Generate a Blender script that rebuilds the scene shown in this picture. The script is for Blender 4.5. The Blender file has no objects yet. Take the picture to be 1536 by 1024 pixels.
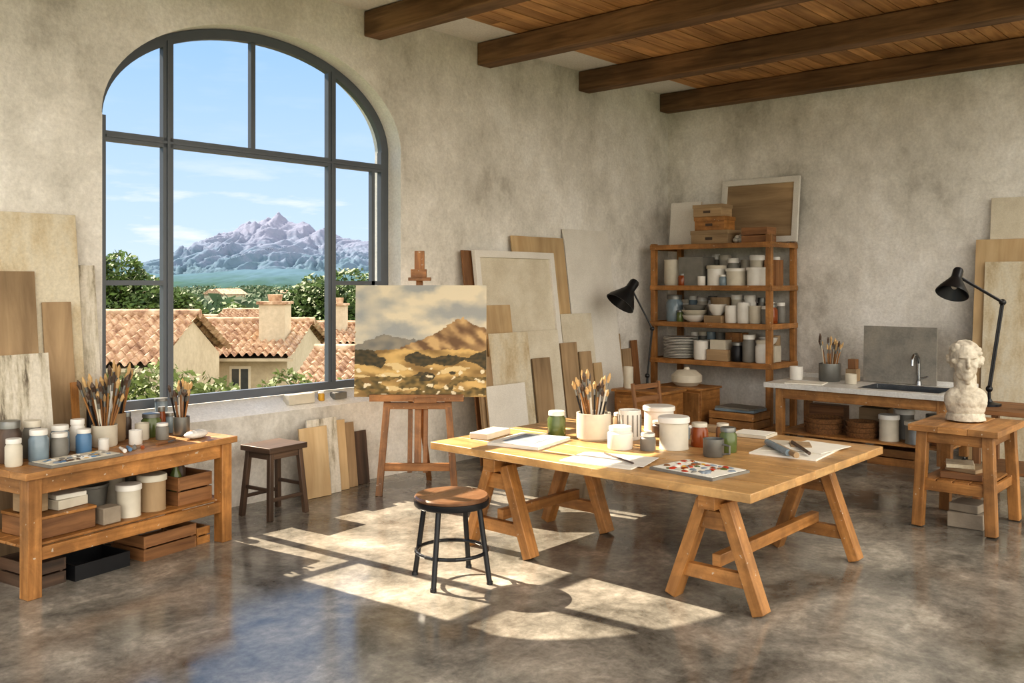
import bpy, bmesh, math, random
from mathutils import Vector, Matrix, noise
random.seed(7)
RX=random.uniform
def S(r,g,b):
    f=lambda c:((c/255)/12.92 if c/255<=.04045 else (((c/255)+.055)/1.055)**2.4)
    return (f(r),f(g),f(b),1)
SC=bpy.context.scene
# ---------------------------------------------------------------- materials
def newmat(name):
    m=bpy.data.materials.new(name); m.use_nodes=True
    nt=m.node_tree; b=nt.nodes['Principled BSDF']
    return m,nt,b
def N(nt,t,**kw):
    n=nt.nodes.new(t)
    for k,v in kw.items():
        if k in n.inputs: n.inputs[k].default_value=v
        else: setattr(n,k,v)
    return n
def ramp(nt,stops):
    r=nt.nodes.new('ShaderNodeValToRGB'); e=r.color_ramp.elements
    while len(e)<len(stops): e.new(.5)
    for i,(p,c) in enumerate(stops): e[i].position=p; e[i].color=c
    return r
def dark(c,k): return (c[0]*k,c[1]*k,c[2]*k,1)
def simple(name,c,rough=.5,metal=0,var=.18,scale=9,bump=.0,trans=0):
    m,nt,b=newmat(name)
    tc=N(nt,'ShaderNodeTexCoord'); n=N(nt,'ShaderNodeTexNoise',Scale=scale,Detail=5)
    nt.links.new(tc.outputs['Object'],n.inputs['Vector'])
    r=ramp(nt,[(.3,dark(c,1-var)),(.7,dark(c,1+var*.5))])
    nt.links.new(n.outputs['Fac'],r.inputs['Fac']); nt.links.new(r.outputs['Color'],b.inputs['Base Color'])
    b.inputs['Roughness'].default_value=rough; b.inputs['Metallic'].default_value=metal
    if trans: b.inputs['Transmission Weight'].default_value=trans
    if bump:
        bp=N(nt,'ShaderNodeBump',Strength=bump,Distance=.01)
        n2=N(nt,'ShaderNodeTexNoise',Scale=scale*6,Detail=4)
        nt.links.new(tc.outputs['Object'],n2.inputs['Vector'])
        nt.links.new(n2.outputs['Fac'],bp.inputs['Height']); nt.links.new(bp.outputs['Normal'],b.inputs['Normal'])
    return m
def wood(name,c1,c2,rough=.5,su=1.6,sv=22,vary=.35,wear=0):
    m,nt,b=newmat(name)
    tc=N(nt,'ShaderNodeTexCoord'); mp=N(nt,'ShaderNodeMapping'); mp.inputs['Scale'].default_value=(su,sv,1)
    nt.links.new(tc.outputs['UV'],mp.inputs['Vector'])
    n=N(nt,'ShaderNodeTexNoise',Scale=1,Detail=8,Roughness=.62,Distortion=.5)
    nt.links.new(mp.outputs['Vector'],n.inputs['Vector'])
    r=ramp(nt,[(.28,c1),(.72,c2)]); nt.links.new(n.outputs['Fac'],r.inputs['Fac'])
    n2=N(nt,'ShaderNodeTexNoise',Scale=.9,Detail=3); nt.links.new(tc.outputs['UV'],n2.inputs['Vector'])
    mr=N(nt,'ShaderNodeMapRange'); mr.inputs[1].default_value=.3; mr.inputs[2].default_value=.7
    mr.inputs[3].default_value=1-vary; mr.inputs[4].default_value=1+vary*.55
    nt.links.new(n2.outputs['Fac'],mr.inputs[0])
    mx=N(nt,'ShaderNodeVectorMath',operation='SCALE')
    nt.links.new(r.outputs['Color'],mx.inputs[0]); nt.links.new(mr.outputs[0],mx.inputs['Scale'])
    out=mx.outputs[0]
    if wear:
        # grime stains and dried paint specks
        n5=N(nt,'ShaderNodeTexNoise',Scale=4.5,Detail=7,Roughness=.7,Distortion=.6); nt.links.new(tc.outputs['Object'],n5.inputs['Vector'])
        m5=N(nt,'ShaderNodeMapRange'); m5.inputs[1].default_value=.42; m5.inputs[2].default_value=.62; m5.inputs[3].default_value=1-wear; m5.inputs[4].default_value=1.05
        nt.links.new(n5.outputs['Fac'],m5.inputs[0])
        s5=N(nt,'ShaderNodeVectorMath',operation='SCALE'); nt.links.new(out,s5.inputs[0]); nt.links.new(m5.outputs[0],s5.inputs['Scale'])
        n6=N(nt,'ShaderNodeTexNoise',Scale=34,Detail=2); nt.links.new(tc.outputs['Object'],n6.inputs['Vector'])
        r6=ramp(nt,[(.71,(0,0,0,1)),(.74,(.6,.6,.6,1))]); nt.links.new(n6.outputs['Fac'],r6.inputs['Fac'])
        mm_=N(nt,'ShaderNodeMix',data_type='RGBA'); nt.links.new(r6.outputs['Color'],mm_.inputs[0]); nt.links.new(s5.outputs[0],mm_.inputs[6]); mm_.inputs[7].default_value=S(206,200,186)
        out=mm_.outputs[2]
    nt.links.new(out,b.inputs['Base Color']); b.inputs['Roughness'].default_value=rough
    bp=N(nt,'ShaderNodeBump',Strength=.3,Distance=.004)
    nt.links.new(n.outputs['Fac'],bp.inputs['Height']); nt.links.new(bp.outputs['Normal'],b.inputs['Normal'])
    return m
def blotch(name,cols,scale=1.3,rough=.85,bump=.35,stretch=(1,1,1),fine=45,roughr=None,dist=0,bdist=.008,contrast=(.3,.7),fv=(.86,1.1),mid=None,mv=(.72,1.22)):
    m,nt,b=newmat(name)
    tc=N(nt,'ShaderNodeTexCoord'); mp=N(nt,'ShaderNodeMapping'); mp.inputs['Scale'].default_value=stretch
    nt.links.new(tc.outputs['Object'],mp.inputs['Vector'])
    n=N(nt,'ShaderNodeTexNoise',Scale=scale,Detail=10,Roughness=.68,Distortion=dist)
    nt.links.new(mp.outputs['Vector'],n.inputs['Vector'])
    k=len(cols); a,z=contrast
    r=ramp(nt,[(a+(z-a)*i/(k-1),c) for i,c in enumerate(cols)])
    nt.links.new(n.outputs['Fac'],r.inputs['Fac'])
    n2=N(nt,'ShaderNodeTexNoise',Scale=fine,Detail=6,Roughness=.7)
    nt.links.new(tc.outputs['Object'],n2.inputs['Vector'])
    mr=N(nt,'ShaderNodeMapRange'); mr.inputs[1].default_value=.3; mr.inputs[2].default_value=.7
    mr.inputs[3].default_value=fv[0]; mr.inputs[4].default_value=fv[1]
    nt.links.new(n2.outputs['Fac'],mr.inputs[0])
    mx=N(nt,'ShaderNodeVectorMath',operation='SCALE')
    nt.links.new(r.outputs['Color'],mx.inputs[0]); nt.links.new(mr.outputs[0],mx.inputs['Scale'])
    out=mx.outputs[0]
    if mid:
        n3=N(nt,'ShaderNodeTexNoise',Scale=mid,Detail=8,Roughness=.75,Distortion=.8); nt.links.new(tc.outputs['Object'],n3.inputs['Vector'])
        mr3=N(nt,'ShaderNodeMapRange'); mr3.inputs[1].default_value=.35; mr3.inputs[2].default_value=.65; mr3.inputs[3].default_value=mv[0]; mr3.inputs[4].default_value=mv[1]
        nt.links.new(n3.outputs['Fac'],mr3.inputs[0])
        m3=N(nt,'ShaderNodeVectorMath',operation='SCALE'); nt.links.new(out,m3.inputs[0]); nt.links.new(mr3.outputs[0],m3.inputs['Scale']); out=m3.outputs[0]
    nt.links.new(out,b.inputs['Base Color'])
    if roughr:
        rr=N(nt,'ShaderNodeMapRange'); rr.inputs[1].default_value=.3; rr.inputs[2].default_value=.7
        rr.inputs[3].default_value=roughr[0]; rr.inputs[4].default_value=roughr[1]
        nt.links.new(n.outputs['Fac'],rr.inputs[0]); nt.links.new(rr.outputs[0],b.inputs['Roughness'])
    else: b.inputs['Roughness'].default_value=rough
    bp=N(nt,'ShaderNodeBump',Strength=bump,Distance=bdist)
    ad=N(nt,'ShaderNodeMath',operation='ADD'); nt.links.new(n.outputs['Fac'],ad.inputs[0]); nt.links.new(n2.outputs['Fac'],ad.inputs[1])
    nt.links.new(ad.outputs[0],bp.inputs['Height']); nt.links.new(bp.outputs['Normal'],b.inputs['Normal'])
    return m
def vcol(name,rough=.6):
    m,nt,b=newmat(name)
    a=N(nt,'ShaderNodeAttribute'); a.attribute_name='Col'
    nt.links.new(a.outputs['Color'],b.inputs['Base Color']); b.inputs['Roughness'].default_value=rough
    n=N(nt,'ShaderNodeTexNoise',Scale=60,Detail=4); tc=N(nt,'ShaderNodeTexCoord')
    nt.links.new(tc.outputs['Object'],n.inputs['Vector'])
    bp=N(nt,'ShaderNodeBump',Strength=.3,Distance=.004); nt.links.new(n.outputs['Fac'],bp.inputs['Height'])
    nt.links.new(bp.outputs['Normal'],b.inputs['Normal'])
    return m

M={}
M['plaster']=blotch('plaster_wall',[S(190,185,176),S(218,214,206),S(232,228,221),S(242,239,234)],scale=.9,rough=.9,bump=.8,stretch=(1,1,.7),fine=30,contrast=(.37,.62),mid=5,mv=(.91,1.05),fv=(.86,1.08))
M['reveal']=blotch('plaster_reveal',[S(226,222,214),S(242,239,233)],scale=2,rough=.9,bump=.3)
M['white_ceiling']=blotch('plaster_ceiling',[S(228,224,216),S(241,238,232)],scale=1.5,bump=.2)
M['floor']=blotch('polished_concrete',[S(86,83,77),S(120,116,108),S(148,142,132),S(186,179,165)],scale=1.3,bump=.05,fine=24,roughr=(.08,.22),dist=.4,bdist=.003,contrast=(.35,.67),mid=9,fv=(.8,1.14),mv=(.76,1.2))
M['floor'].node_tree.nodes['Principled BSDF'].inputs['Specular IOR Level'].default_value=.85
M['beam']=wood('beam_wood',S(92,68,48),S(158,124,90),.8,1.2,14,.45)
M['plank']=wood('plank_wood',S(166,118,72),S(224,176,120),.65,1.0,14,.45)
M['oak']=wood('oak_wood',S(144,98,54),S(202,150,92),.45,wear=.3)
M['oaktop']=wood('worn_oak_top',S(170,126,78),S(218,176,120),.36,1.2,12,.2,wear=.25)
M['honey']=wood('honey_wood',S(142,96,50),S(196,142,84),.45,wear=.3)
M['brown']=wood('brown_wood',S(106,72,45),S(162,117,77),.55)
M['darkwood']=wood('dark_wood',S(58,46,38),S(104,82,66),.45)
M['easel']=wood('easel_wood',S(126,82,47),S(186,132,81),.45,wear=.3)
M['ply']=wood('plywood',S(182,152,112),S(212,186,146),.7,1,8)
M['boardbrown']=wood('brown_board',S(140,116,88),S(184,158,124),.8,1,9)
M['grayboard']=blotch('gray_board',[S(112,110,106),S(140,136,128),S(158,150,138)],scale=3,bump=.1)
M['canvas']=blotch('raw_canvas',[S(192,181,160),S(210,201,182),S(224,217,201)],scale=2,bump=.15,fine=120)
M['canvasw']=blotch('white_canvas',[S(212,207,198),S(230,226,218)],scale=2,bump=.1,fine=120)
M['stained']=blotch('stained_canvas',[S(140,120,92),S(184,166,136),S(202,189,163),S(210,201,181)],scale=2.3,bump=.15,stretch=(1.6,1,.6),contrast=(.3,.56))
M['streak']=blotch('streaked_plank',[S(100,90,78),S(190,182,164),S(214,207,194)],scale=4,stretch=(3,1,.5),contrast=(.36,.55))
M['white']=simple('white_ceramic',S(224,220,212),.35,var=.08)
M['cream']=simple('cream_ceramic',S(204,196,179),.5,var=.12)
M['gray']=simple('gray_ceramic',S(126,123,116),.5)
M['dark']=simple('dark_metal',S(42,42,44),.4,.6)
M['black']=simple('black_enamel',S(34,35,38),.3,.2)
M['frame']=simple('window_frame_paint',S(92,98,106),.4,.0,var=.06)
M['steel']=simple('brushed_steel',S(170,172,174),.25,1)
M['tin']=simple('tin_metal',S(130,130,126),.4,.6)
M['amber']=simple('amber_jar',S(140,70,28),.2)
M['green']=simple('green_glass',S(92,104,58),.2)
M['blue']=simple('blue_paint',S(86,124,160),.4)
M['bluegray']=simple('bluegray_glass',S(130,146,156),.2)
M['red']=simple('red_paint',S(178,60,36),.4)
M['yellow']=simple('yellow_paint',S(214,166,60),.4)
M['paper']=simple('paper',S(228,223,211),.8,var=.04)
M['graypaper']=simple('gray_print',S(132,142,152),.8,var=.25,scale=14)
M['stone']=blotch('carved_stone',[S(168,156,138),S(200,190,172),S(216,208,192)],scale=6,bump=.6,fine=50)
M['marble']=blotch('worktop_marble',[S(200,198,194),S(224,223,219)],scale=3,rough=.35,bump=.02)
M['brick']=simple('brick',S(150,138,122),.9,bump=.3)
M['seat']=wood('stool_seat_wood',S(84,58,42),S(144,108,80),.25,2,10)
M['wicker']=simple('wicker',S(140,100,62),.8,var=.5,scale=60,bump=.6)
M['bristle']=simple('bristle',S(196,162,114),.8)
M['plastic']=simple('clear_bag',S(190,186,176),.3)
# ---------------------------------------------------------------- mesh builder
class MB:
    def __init__(s): s.v=[];s.f=[];s.m=[];s.uv=[];s.mats=[];s.sm=[]
    def mi(s,k):
        if k not in s.mats: s.mats.append(k)
        return s.mats.index(k)
    def face(s,idx,uv,mat,sm=False):
        s.f.append(idx); s.uv.append(uv); s.m.append(s.mi(mat)); s.sm.append(sm)
    def obox(s,mat4,sx,sy,sz,mat,taper=1):
        L=[sx,sy,sz]; b=len(s.v)
        for k in (-1,1):
            t=taper if k==1 else 1
            for x,y in ((-1,-1),(1,-1),(1,1),(-1,1)):
                s.v.append(mat4@Vector((x*sx/2*t,y*sy/2*t,k*sz/2)))
        ou,ov=RX(0,60),RX(0,60)
        lg=max(range(3),key=lambda i:L[i])
        P=[(-1,-1,-1),(1,-1,-1),(1,1,-1),(-1,1,-1),(-1,-1,1),(1,-1,1),(1,1,1),(-1,1,1)]
        for q,ax in (((3,2,1,0),2),((4,5,6,7),2),((0,1,5,4),1),((2,3,7,6),1),((1,2,6,5),0),((3,0,4,7),0)):
            oth=[i for i in range(3) if i!=ax]
            if lg in oth: u=lg; w=[i for i in oth if i!=lg][0]
            else: u,w=oth
            uv=[(ou+P[i][u]*L[u]/2, ov+P[i][w]*L[w]/2+ax*.37) for i in q]
            s.face([b+i for i in q],uv,mat)
    def box(s,x0,x1,y0,y1,z0,z1,mat):
        s.obox(Matrix.Translation(((x0+x1)/2,(y0+y1)/2,(z0+z1)/2)),x1-x0,y1-y0,z1-z0,mat)
    def rbox(s,c,sx,sy,sz,mat,rz=0,rx=0,ry=0):
        s.obox(Matrix.Translation(c)@Matrix.Rotation(rz,4,'Z')@Matrix.Rotation(ry,4,'Y')@Matrix.Rotation(rx,4,'X'),sx,sy,sz,mat)
    def beam(s,p1,p2,w,t,mat,side=(1,0,0)):
        p1=Vector(p1);p2=Vector(p2);d=p2-p1;l=d.length;z=d.normalized()
        x=Vector(side); x=(x-z*x.dot(z)); 
        if x.length<1e-3: x=Vector((0,1,0)); x=x-z*x.dot(z)
        x.normalize(); y=z.cross(x)
        m=Matrix((( x.x,y.x,z.x,0),(x.y,y.y,z.y,0),(x.z,y.z,z.z,0),(0,0,0,1)))
        s.obox(Matrix.Translation((p1+p2)/2)@m,w,t,l,mat)
    def cone(s,p1,p2,r1,r2,mat,seg=12,cap=True):
        p1=Vector(p1);p2=Vector(p2);z=(p2-p1).normalized()
        x=z.orthogonal().normalized();y=z.cross(x);b=len(s.v);l=(p2-p1).length
        for p,r in ((p1,r1),(p2,r2)):
            for i in range(seg):
                a=2*math.pi*i/seg; s.v.append(p+(x*math.cos(a)+y*math.sin(a))*r)
        o=RX(0,30)
        for i in range(seg):
            j=(i+1)%seg; u0,u1=i/seg*.2,(i+1)/seg*.2
            s.face([b+i,b+j,b+seg+j,b+seg+i],[(o,u0),(o,u1),(o+l,u1),(o+l,u0)],mat,True)
        if cap:
            s.face([b+i for i in range(seg)][::-1],[(o,0)]*seg,mat); s.face([b+seg+i for i in range(seg)],[(o,0)]*seg,mat)
    def tube(s,pts,r,mat,seg=10):
        for a,b in zip(pts[:-1],pts[1:]): s.cone(a,b,r,r,mat,seg)
        for p in pts[1:-1]: s.ball(p,r,r,r,mat,8,6)
    def lathe(s,prof,c,mat,seg=28,ax=None):
        c=Vector(c);R=ax or Matrix.Identity(3);rings=[];o=RX(0,30)
        for r,z in prof:
            if r<=1e-6: s.v.append(c+R@Vector((0,0,z))); rings.append([len(s.v)-1])
            else:
                b=len(s.v)
                for i in range(seg):
                    a=2*math.pi*i/seg; s.v.append(c+R@Vector((r*math.cos(a),r*math.sin(a),z)))
                rings.append(list(range(b,b+seg)))
        for k in range(len(prof)-1):
            A,B=rings[k],rings[k+1];
            def U(i,k): 
                r,z=prof[k]; a=2*math.pi*i/seg
                return (o+r*math.cos(a)+z,o+r*math.sin(a))
            for i in range(seg):
                j=(i+1)%seg
                if len(A)==1 and len(B)==1: continue
                if len(A)==1: s.face([A[0],B[j],B[i]][::-1],[U(0,k),U(j,k+1),U(i,k+1)],mat,True)
                elif len(B)==1: s.face([A[i],A[j],B[0]],[U(i,k),U(j,k),U(0,k+1)],mat,True)
                else: s.face([A[i],A[j],B[j],B[i]],[U(i,k),U(j,k),U(j,k+1),U(i,k+1)],mat,True)
    def ball(s,c,rx,ry,rz,mat,seg=16,rings=10,rot=None):
        b=len(s.v);c=Vector(c);rot=rot or Matrix.Identity(3)
        idx=[]
        for k in range(rings+1):
            t=math.pi*k/rings
            if k in (0,rings): s.v.append(c+rot@Vector((0,0,rz*math.cos(t)))); idx.append([len(s.v)-1])
            else:
                q=len(s.v)
                for i in range(seg):
                    a=2*math.pi*i/seg; s.v.append(c+rot@Vector((rx*math.sin(t)*math.cos(a),ry*math.sin(t)*math.sin(a),rz*math.cos(t))))
                idx.append(list(range(q,q+seg)))
        for k in range(rings):
            A,B=idx[k],idx[k+1]
            for i in range(seg):
                j=(i+1)%seg
                if len(A)==1: s.face([A[0],B[i],B[j]],[(0,0)]*3,mat,True)
                elif len(B)==1: s.face([A[i],B[0],A[j]],[(0,0)]*3,mat,True)
                else: s.face([A[i],B[i],B[j],A[j]],[(0,0)]*4,mat,True)
    def build(s,name,loc=None,rz=0,rx=0,bevel=0,auto=True):
        if loc is None:
            xs=[v.x for v in map(Vector,s.v)];ys=[v[1] for v in s.v];zs=[v[2] for v in s.v]
            o=Vector(((min(xs)+max(xs))/2,(min(ys)+max(ys))/2,min(zs))); vs=[Vector(v)-o for v in s.v]; loc=o
        else: vs=[Vector(v) for v in s.v]
        me=bpy.data.meshes.new(name); me.from_pydata(vs,[],s.f)
        for k in s.mats: me.materials.append(M[k])
        me.polygons.foreach_set('material_index',s.m)
        me.polygons.foreach_set('use_smooth',s.sm)
        ul=me.uv_layers.new(name='UVMap'); flat=[c for uv in s.uv for p in uv for c in p]
        ul.data.foreach_set('uv',flat)
        me.update()
        try: me.set_sharp_from_angle(angle=math.radians(38))
        except Exception: pass
        ob=bpy.data.objects.new(name,me); SC.collection.objects.link(ob)
        ob.location=loc; ob.rotation_euler=(rx,0,rz)
        if bevel:
            b=ob.modifiers.new('bevel','BEVEL'); b.width=bevel; b.segments=2; b.limit_method='ANGLE'; b.angle_limit=math.radians(50)
        return ob
# ---------------------------------------------------------------- small-thing generators
def cup(mb,x,y,z,r,h,m): mb.lathe([(0,0),(r*.9,0),(r,h*.08),(r,h),(r*.9,h),(r*.88,h*.2),(0,h*.18)],(x,y,z),m)
def jar(mb,x,y,z,r,h,m,lid='white'):
    mb.lathe([(0,0),(r*.93,0),(r,h*.06),(r,h*.7),(r*.82,h*.8),(r*.82,h*.86)],(x,y,z),m)
    mb.lathe([(r*.82,h*.83),(r*.9,h*.83),(r*.9,h*.98),(r*.86,h),(0,h)],(x,y,z),lid)
def can(mb,x,y,z,r,h,m,lid=None):
    mb.lathe([(0,0),(r,0),(r,h*.03),(r*.97,h*.05),(r*.97,h*.9),(r*1.02,h*.92),(r*1.02,h*.99),(r*.95,h),(r*.9,h*.96),(0,h*.96)],(x,y,z),m)
    if lid: mb.lathe([(r*1.05,h*.86),(r*1.07,h*.86),(r*1.07,h*1.0),(r,h*1.04),(0,h*1.04)],(x,y,z),lid)
def bowl(mb,x,y,z,r,h,m): mb.lathe([(0,0),(r*.45,0),(r*.8,h*.4),(r,h),(r*.94,h),(r*.74,h*.45),(r*.35,h*.15),(0,h*.15)],(x,y,z),m)
def plates(mb,x,y,z,r,n,m):
    for i in range(n):
        k=RX(.93,1); mb.lathe([(0,0),(r*.6*k,0),(r*k,.014),(r*k,.02),(r*.6*k,.008),(0,.008)],(x+RX(-.006,.006),y+RX(-.006,.006),z+i*.02),m)
def brushes(mb,x,y,z,n,rad,h,L=(.28,.42)):
    for i in range(n):
        a=RX(0,6.28);s=RX(.2,1)*rad; l=RX(*L); tl=RX(.1,.42)
        b=Vector((x+math.cos(a)*s*.5,y+math.sin(a)*s*.5,z+.02)); 
        d=Vector((math.cos(a)*tl*.8,math.sin(a)*tl*.8,1)).normalized()
        t=h/d.z; e=b+d*t; o=Vector((e.x-x,e.y-y,0))
        if o.length>rad*.8: 
            k=rad*.8/o.length; e=Vector((x+o.x*k,y+o.y*k,z+h)); d=(e-b).normalized()
        col=random.choice(['honey','brown','cream','dark','oak','easel','white'])
        mb.cone(b,b+d*l*.72,.0055,.007,col,7); mb.cone(b+d*l*.72,b+d*l*.84,.0075,.009,'tin',7)
        w=RX(.009,.018); br='bristle' if RX(0,1)<.6 else 'darkwood'
        mb.cone(b+d*l*.84,b+d*l*.93,.009,w,br,8); mb.cone(b+d*l*.93,b+d*l,w,.003,br,8)
def crate(mb,x0,x1,y0,y1,z,h,m,rows=2):
    t=.014;g=.012;sh=(h-g*(rows-1))/rows
    mb.box(x0+t,x1-t,y0+t,y1-t,z,z+.012,m)
    for i in range(rows):
        a=z+i*(sh+g)
        mb.box(x0,x0+t,y0,y1,a,a+sh,m);mb.box(x1-t,x1,y0,y1,a,a+sh,m)
        mb.box(x0+t,x1-t,y0,y0+t,a,a+sh,m);mb.box(x0+t,x1-t,y1-t,y1,a,a+sh,m)
    for x in (x0+t,x1-t*2.2):
        for y in (y0+t,y1-t*2.2): mb.box(x,x+t*1.2,y,y+t*1.2,z+.012,z+h-.002,m)
# ---------------------------------------------------------------- room shell
YW=7.0; XB=11.2; ZC=4.53
XL,XR,ZS,ZSP,AB=3.2,6.22,.88,3.2,.93
CX0,CY0=.5,.6     # ceiling stops here: unseen opening, added to let more sky light in
mb=MB(); mb.box(-2.5,11.6,-3.5,7.4,-.25,0,'floor'); mb.build('floor',(0,0,0))
mb=MB(); T=.4
mb.box(-2.5,XL,YW,YW+T,0,ZC+.2,'plaster'); mb.box(XR,XB+.4,YW,YW+T,0,ZC+.2,'plaster')
def prism(mb,pts,y0,y1,mats,cap='plaster'):
    b=len(mb.v);n=len(pts)
    for y in (y0,y1):
        for x,z in pts: mb.v.append(Vector((x,y,z)))
    mb.face([b+i for i in range(n)],[(p[0],p[1]) for p in pts],cap); mb.face([b+n+i for i in range(n)][::-1],[(0,0)]*n,cap)
    for i in range(n):
        j=(i+1)%n; mb.face([b+j,b+i,b+n+i,b+n+j],[(0,0)]*4,mats[i])
K=48; cx=(XL+XR)/2; a=(XR-XL)/2
arc=[(cx-a*math.cos(math.pi*i/K),ZSP+AB*math.sin(math.pi*i/K)) for i in range(K+1)]
for (x0,z0),(x1,z1) in zip(arc[:-1],arc[1:]):
    prism(mb,[(x0,z0),(x1,z1),(x1,ZC+.2),(x0,ZC+.2)],YW,YW+T,['reveal','plaster','plaster','plaster'])
b=len(mb.v)
sec=[(YW,0),(YW,.76),(YW+.19,.88),(YW+T,.86),(YW+T,0)]
for x in (XL,XR):
    for y,z in sec: mb.v.append(Vector((x,y,z)))
for i,mm in enumerate(['plaster','reveal','reveal','plaster','plaster']):
    j=(i+1)%5; mb.face([b+i,b+5+i,b+5+j,b+j],[(0,0)]*4,mm)
mb.box(XL,XL+.004,YW,YW+T,.7,ZSP,'reveal'); mb.box(XR-.004,XR,YW,YW+T,.7,ZSP,'reveal')
mb.build('wall_window',(0,0,0))
mb=MB(); mb.box(XB,XB+.4,-3.5,YW,0,ZC+.2,'plaster'); mb.build('wall_right',(0,0,0))
mb=MB(); mb.box(CX0,XB,CY0,YW,ZC+.03,ZC+.2,'white_ceiling'); 
y=6.42
while y>CY0+.17:
    x=CX0
    while x<XB:
        L=RX(2.5,4.5); x1=min(XB,x+L); mb.box(x,x1-.004,y-.156,y,ZC-.006+RX(0,.008),ZC+.03,'plank'); x=x1
    y-=.166
mb.box(CX0,XB,6.42,YW,ZC,ZC+.03,'white_ceiling')
mb.build('ceiling',(0,0,0))
for i,x in enumerate([2.2,3.98,5.74,7.32,9.14,10.985]):
    mb=MB(); mb.box(x,x+.21,CY0,YW-.002,4.28,ZC-.006,'beam'); mb.build('ceiling_beam',bevel=.014)
# window frame
YF=7.19; fw=.07
mb=MB()
def fbar(x0,x1,z0,z1,d=.06): mb.box(x0,x1,YF,YF+d,z0,z1,'frame')
def archz(x): return ZSP+AB*math.sqrt(max(0,1-((x-cx)/a)**2))
fbar(XL+.004,XL+.12,.885,ZSP+.02); fbar(XR-.1,XR-.004,.885,ZSP+.02)
fbar(XL+.12,XR-.1,.885,.96)
for x,z0 in ((3.84,.96),(5.51,.96)):
    fbar(x-.045,x+.045,z0,archz(x)-.05,.06)
    mb.box(x-.012,x+.012,YF-.012,YF,z0,archz(x)-.06,'frame')
fbar(4.62,4.665,3.1,archz(4.64)-.085,.05)
fbar(XL+.12,XR-.1,3.02,3.1,.065)
mb.box(XL+.12,XR-.1,YF-.01,YF,3.05,3.07,'frame')
fbar(XL+.12,3.795,1.885,1.925,.05); fbar(5.555,XR-.1,1.885,1.925,.05)
fbar(6.0,6.04,.96,3.02,.05)
fr=.09
for i in range(K):
    t0,t1=math.pi*i/K,math.pi*(i+1)/K
    o0=(cx-(a-.003)*math.cos(t0),ZSP+(AB-.003)*math.sin(t0));o1=(cx-(a-.003)*math.cos(t1),ZSP+(AB-.003)*math.sin(t1))
    i0=(cx-(a-fr)*math.cos(t0),ZSP+(AB-fr)*math.sin(t0));i1=(cx-(a-fr)*math.cos(t1),ZSP+(AB-fr)*math.sin(t1))
    prism(mb,[i0,i1,o1,o0],YF,YF+.06,['frame']*4,'frame')
mb.build('window_1',(0,0,0))
# ---------------------------------------------------------------- main trestle table
TZ=.73
mb=MB(); 
n=7; W=(6.75-4.73)/n
for i in range(n): mb.box(4.73+i*W+.0008,4.73+(i+1)*W-.0008,2.42,5.0,TZ-.055,TZ,'oaktop')
for k,(y0,xa,xb) in enumerate(((2.73,4.9,6.3),(4.42,4.86,5.75))):
    for x in (xa,xb):
        for sg in (-1,1):
            mb.beam((x,y0+sg*.29,0.01),(x,y0+sg*.07,.62),.1,.075,'honey')
        mb.box(x-.026,x+.026,y0-.25,y0+.25,.14,.225,'honey')
        mb.box(x-.028,x+.028,y0-.12,y0+.12,.45,.56,'honey')
    mb.box(xa-.12,xb+.12,y0-.055,y0+.055,.585,.674,'honey')
    mb.box(xa,xb,y0-.028,y0+.028,.227,.3,'honey')
mb.build('trestle_table',bevel=.005)
def single(name,fn,bevel=0):
    m=MB(); fn(m); return m.build(name,bevel=bevel)
z=TZ+.001
def f(m):
    m.rbox((5.18,4.42,z+.012),.5,.42,.024,'paper',.2); m.rbox((5.18,4.42,z+.0255),.46,.38,.003,'white',.2); m.rbox((5.18,4.42,z+.028),.34,.26,.002,'graypaper',.2)
single('sketch_pad',f,.002)
single('paper_block',lambda m:(m.rbox((5.2,4.83,z+.023),.34,.16,.045,'cream',.2)),.004)
def f(m): cup(m,5.62,4.16,z,.13,.2,'cream'); brushes(m,5.62,4.16,z+.03,30,.12,.16,(.32,.48))
single('brush_pot',f)
def jarobj(name,x,y,zz,r,h,mt,lid='white',kind='jar'):
    m=MB()
    if kind=='jar': jar(m,x,y,zz,r,h,mt,lid)
    elif kind=='cup': cup(m,x,y,zz,r,h,mt)
    elif kind=='can': can(m,x,y,zz,r,h,mt,lid)
    elif kind=='bowl': bowl(m,x,y,zz,r,h,mt)
    m.build(name)
jarobj('paint_jar',5.56,4.47,z,.07,.19,'green')
m=MB(); cup(m,5.8,3.96,z,.085,.22,'white')
for i in range(14):
    t=i/14*6.283; m.cone((5.8+.0855*math.cos(t),3.96+.0855*math.sin(t),z+.03),(5.8+.0855*math.cos(t),3.96+.0855*math.sin(t),z+.19),.005,.005,'gray',6)
m.build('striped_cup')
jarobj('paint_can',6.3,4.02,z,.12,.19,'white','white','can')
jarobj('paint_can',5.68,3.5,z,.105,.22,'cream','white','can')
jarobj('paint_jar',5.42,3.78,z,.09,.16,'white','white')
jarobj('paint_jar',5.5,3.6,z,.055,.12,'gray','white')
jarobj('paint_jar',5.88,3.41,z,.062,.17,'amber','cream')
jarobj('ceramic_bowl',6.48,4.45,z,.1,.08,'cream',kind='bowl')
jarobj('paint_jar',6.1,4.25,z,.06,.14,'boardbrown','white')
jarobj('paint_jar',6.05,3.86,z,.055,.12,'darkwood','cream')
m=MB(); cup(m,5.6,3.14,z,.07,.12,'tin'); m.tube([(5.6,3.075,z+.09),(5.6,3.02,z+.08),(5.6,3.02,z+.03),(5.6,3.075,z+.02)],.007,'tin'); m.build('metal_mug')
jarobj('glass_jar',5.82,3.15,z,.06,.17,'green','tin')
jarobj('glass_jar',6.06,3.66,z,.055,.12,'bluegray','tin')
jarobj('glass_jar',6.2,3.4,z,.05,.13,'brown','cream')
jarobj('ceramic_bowl',6.3,3.72,z,.08,.06,'white',kind='bowl')
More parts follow.
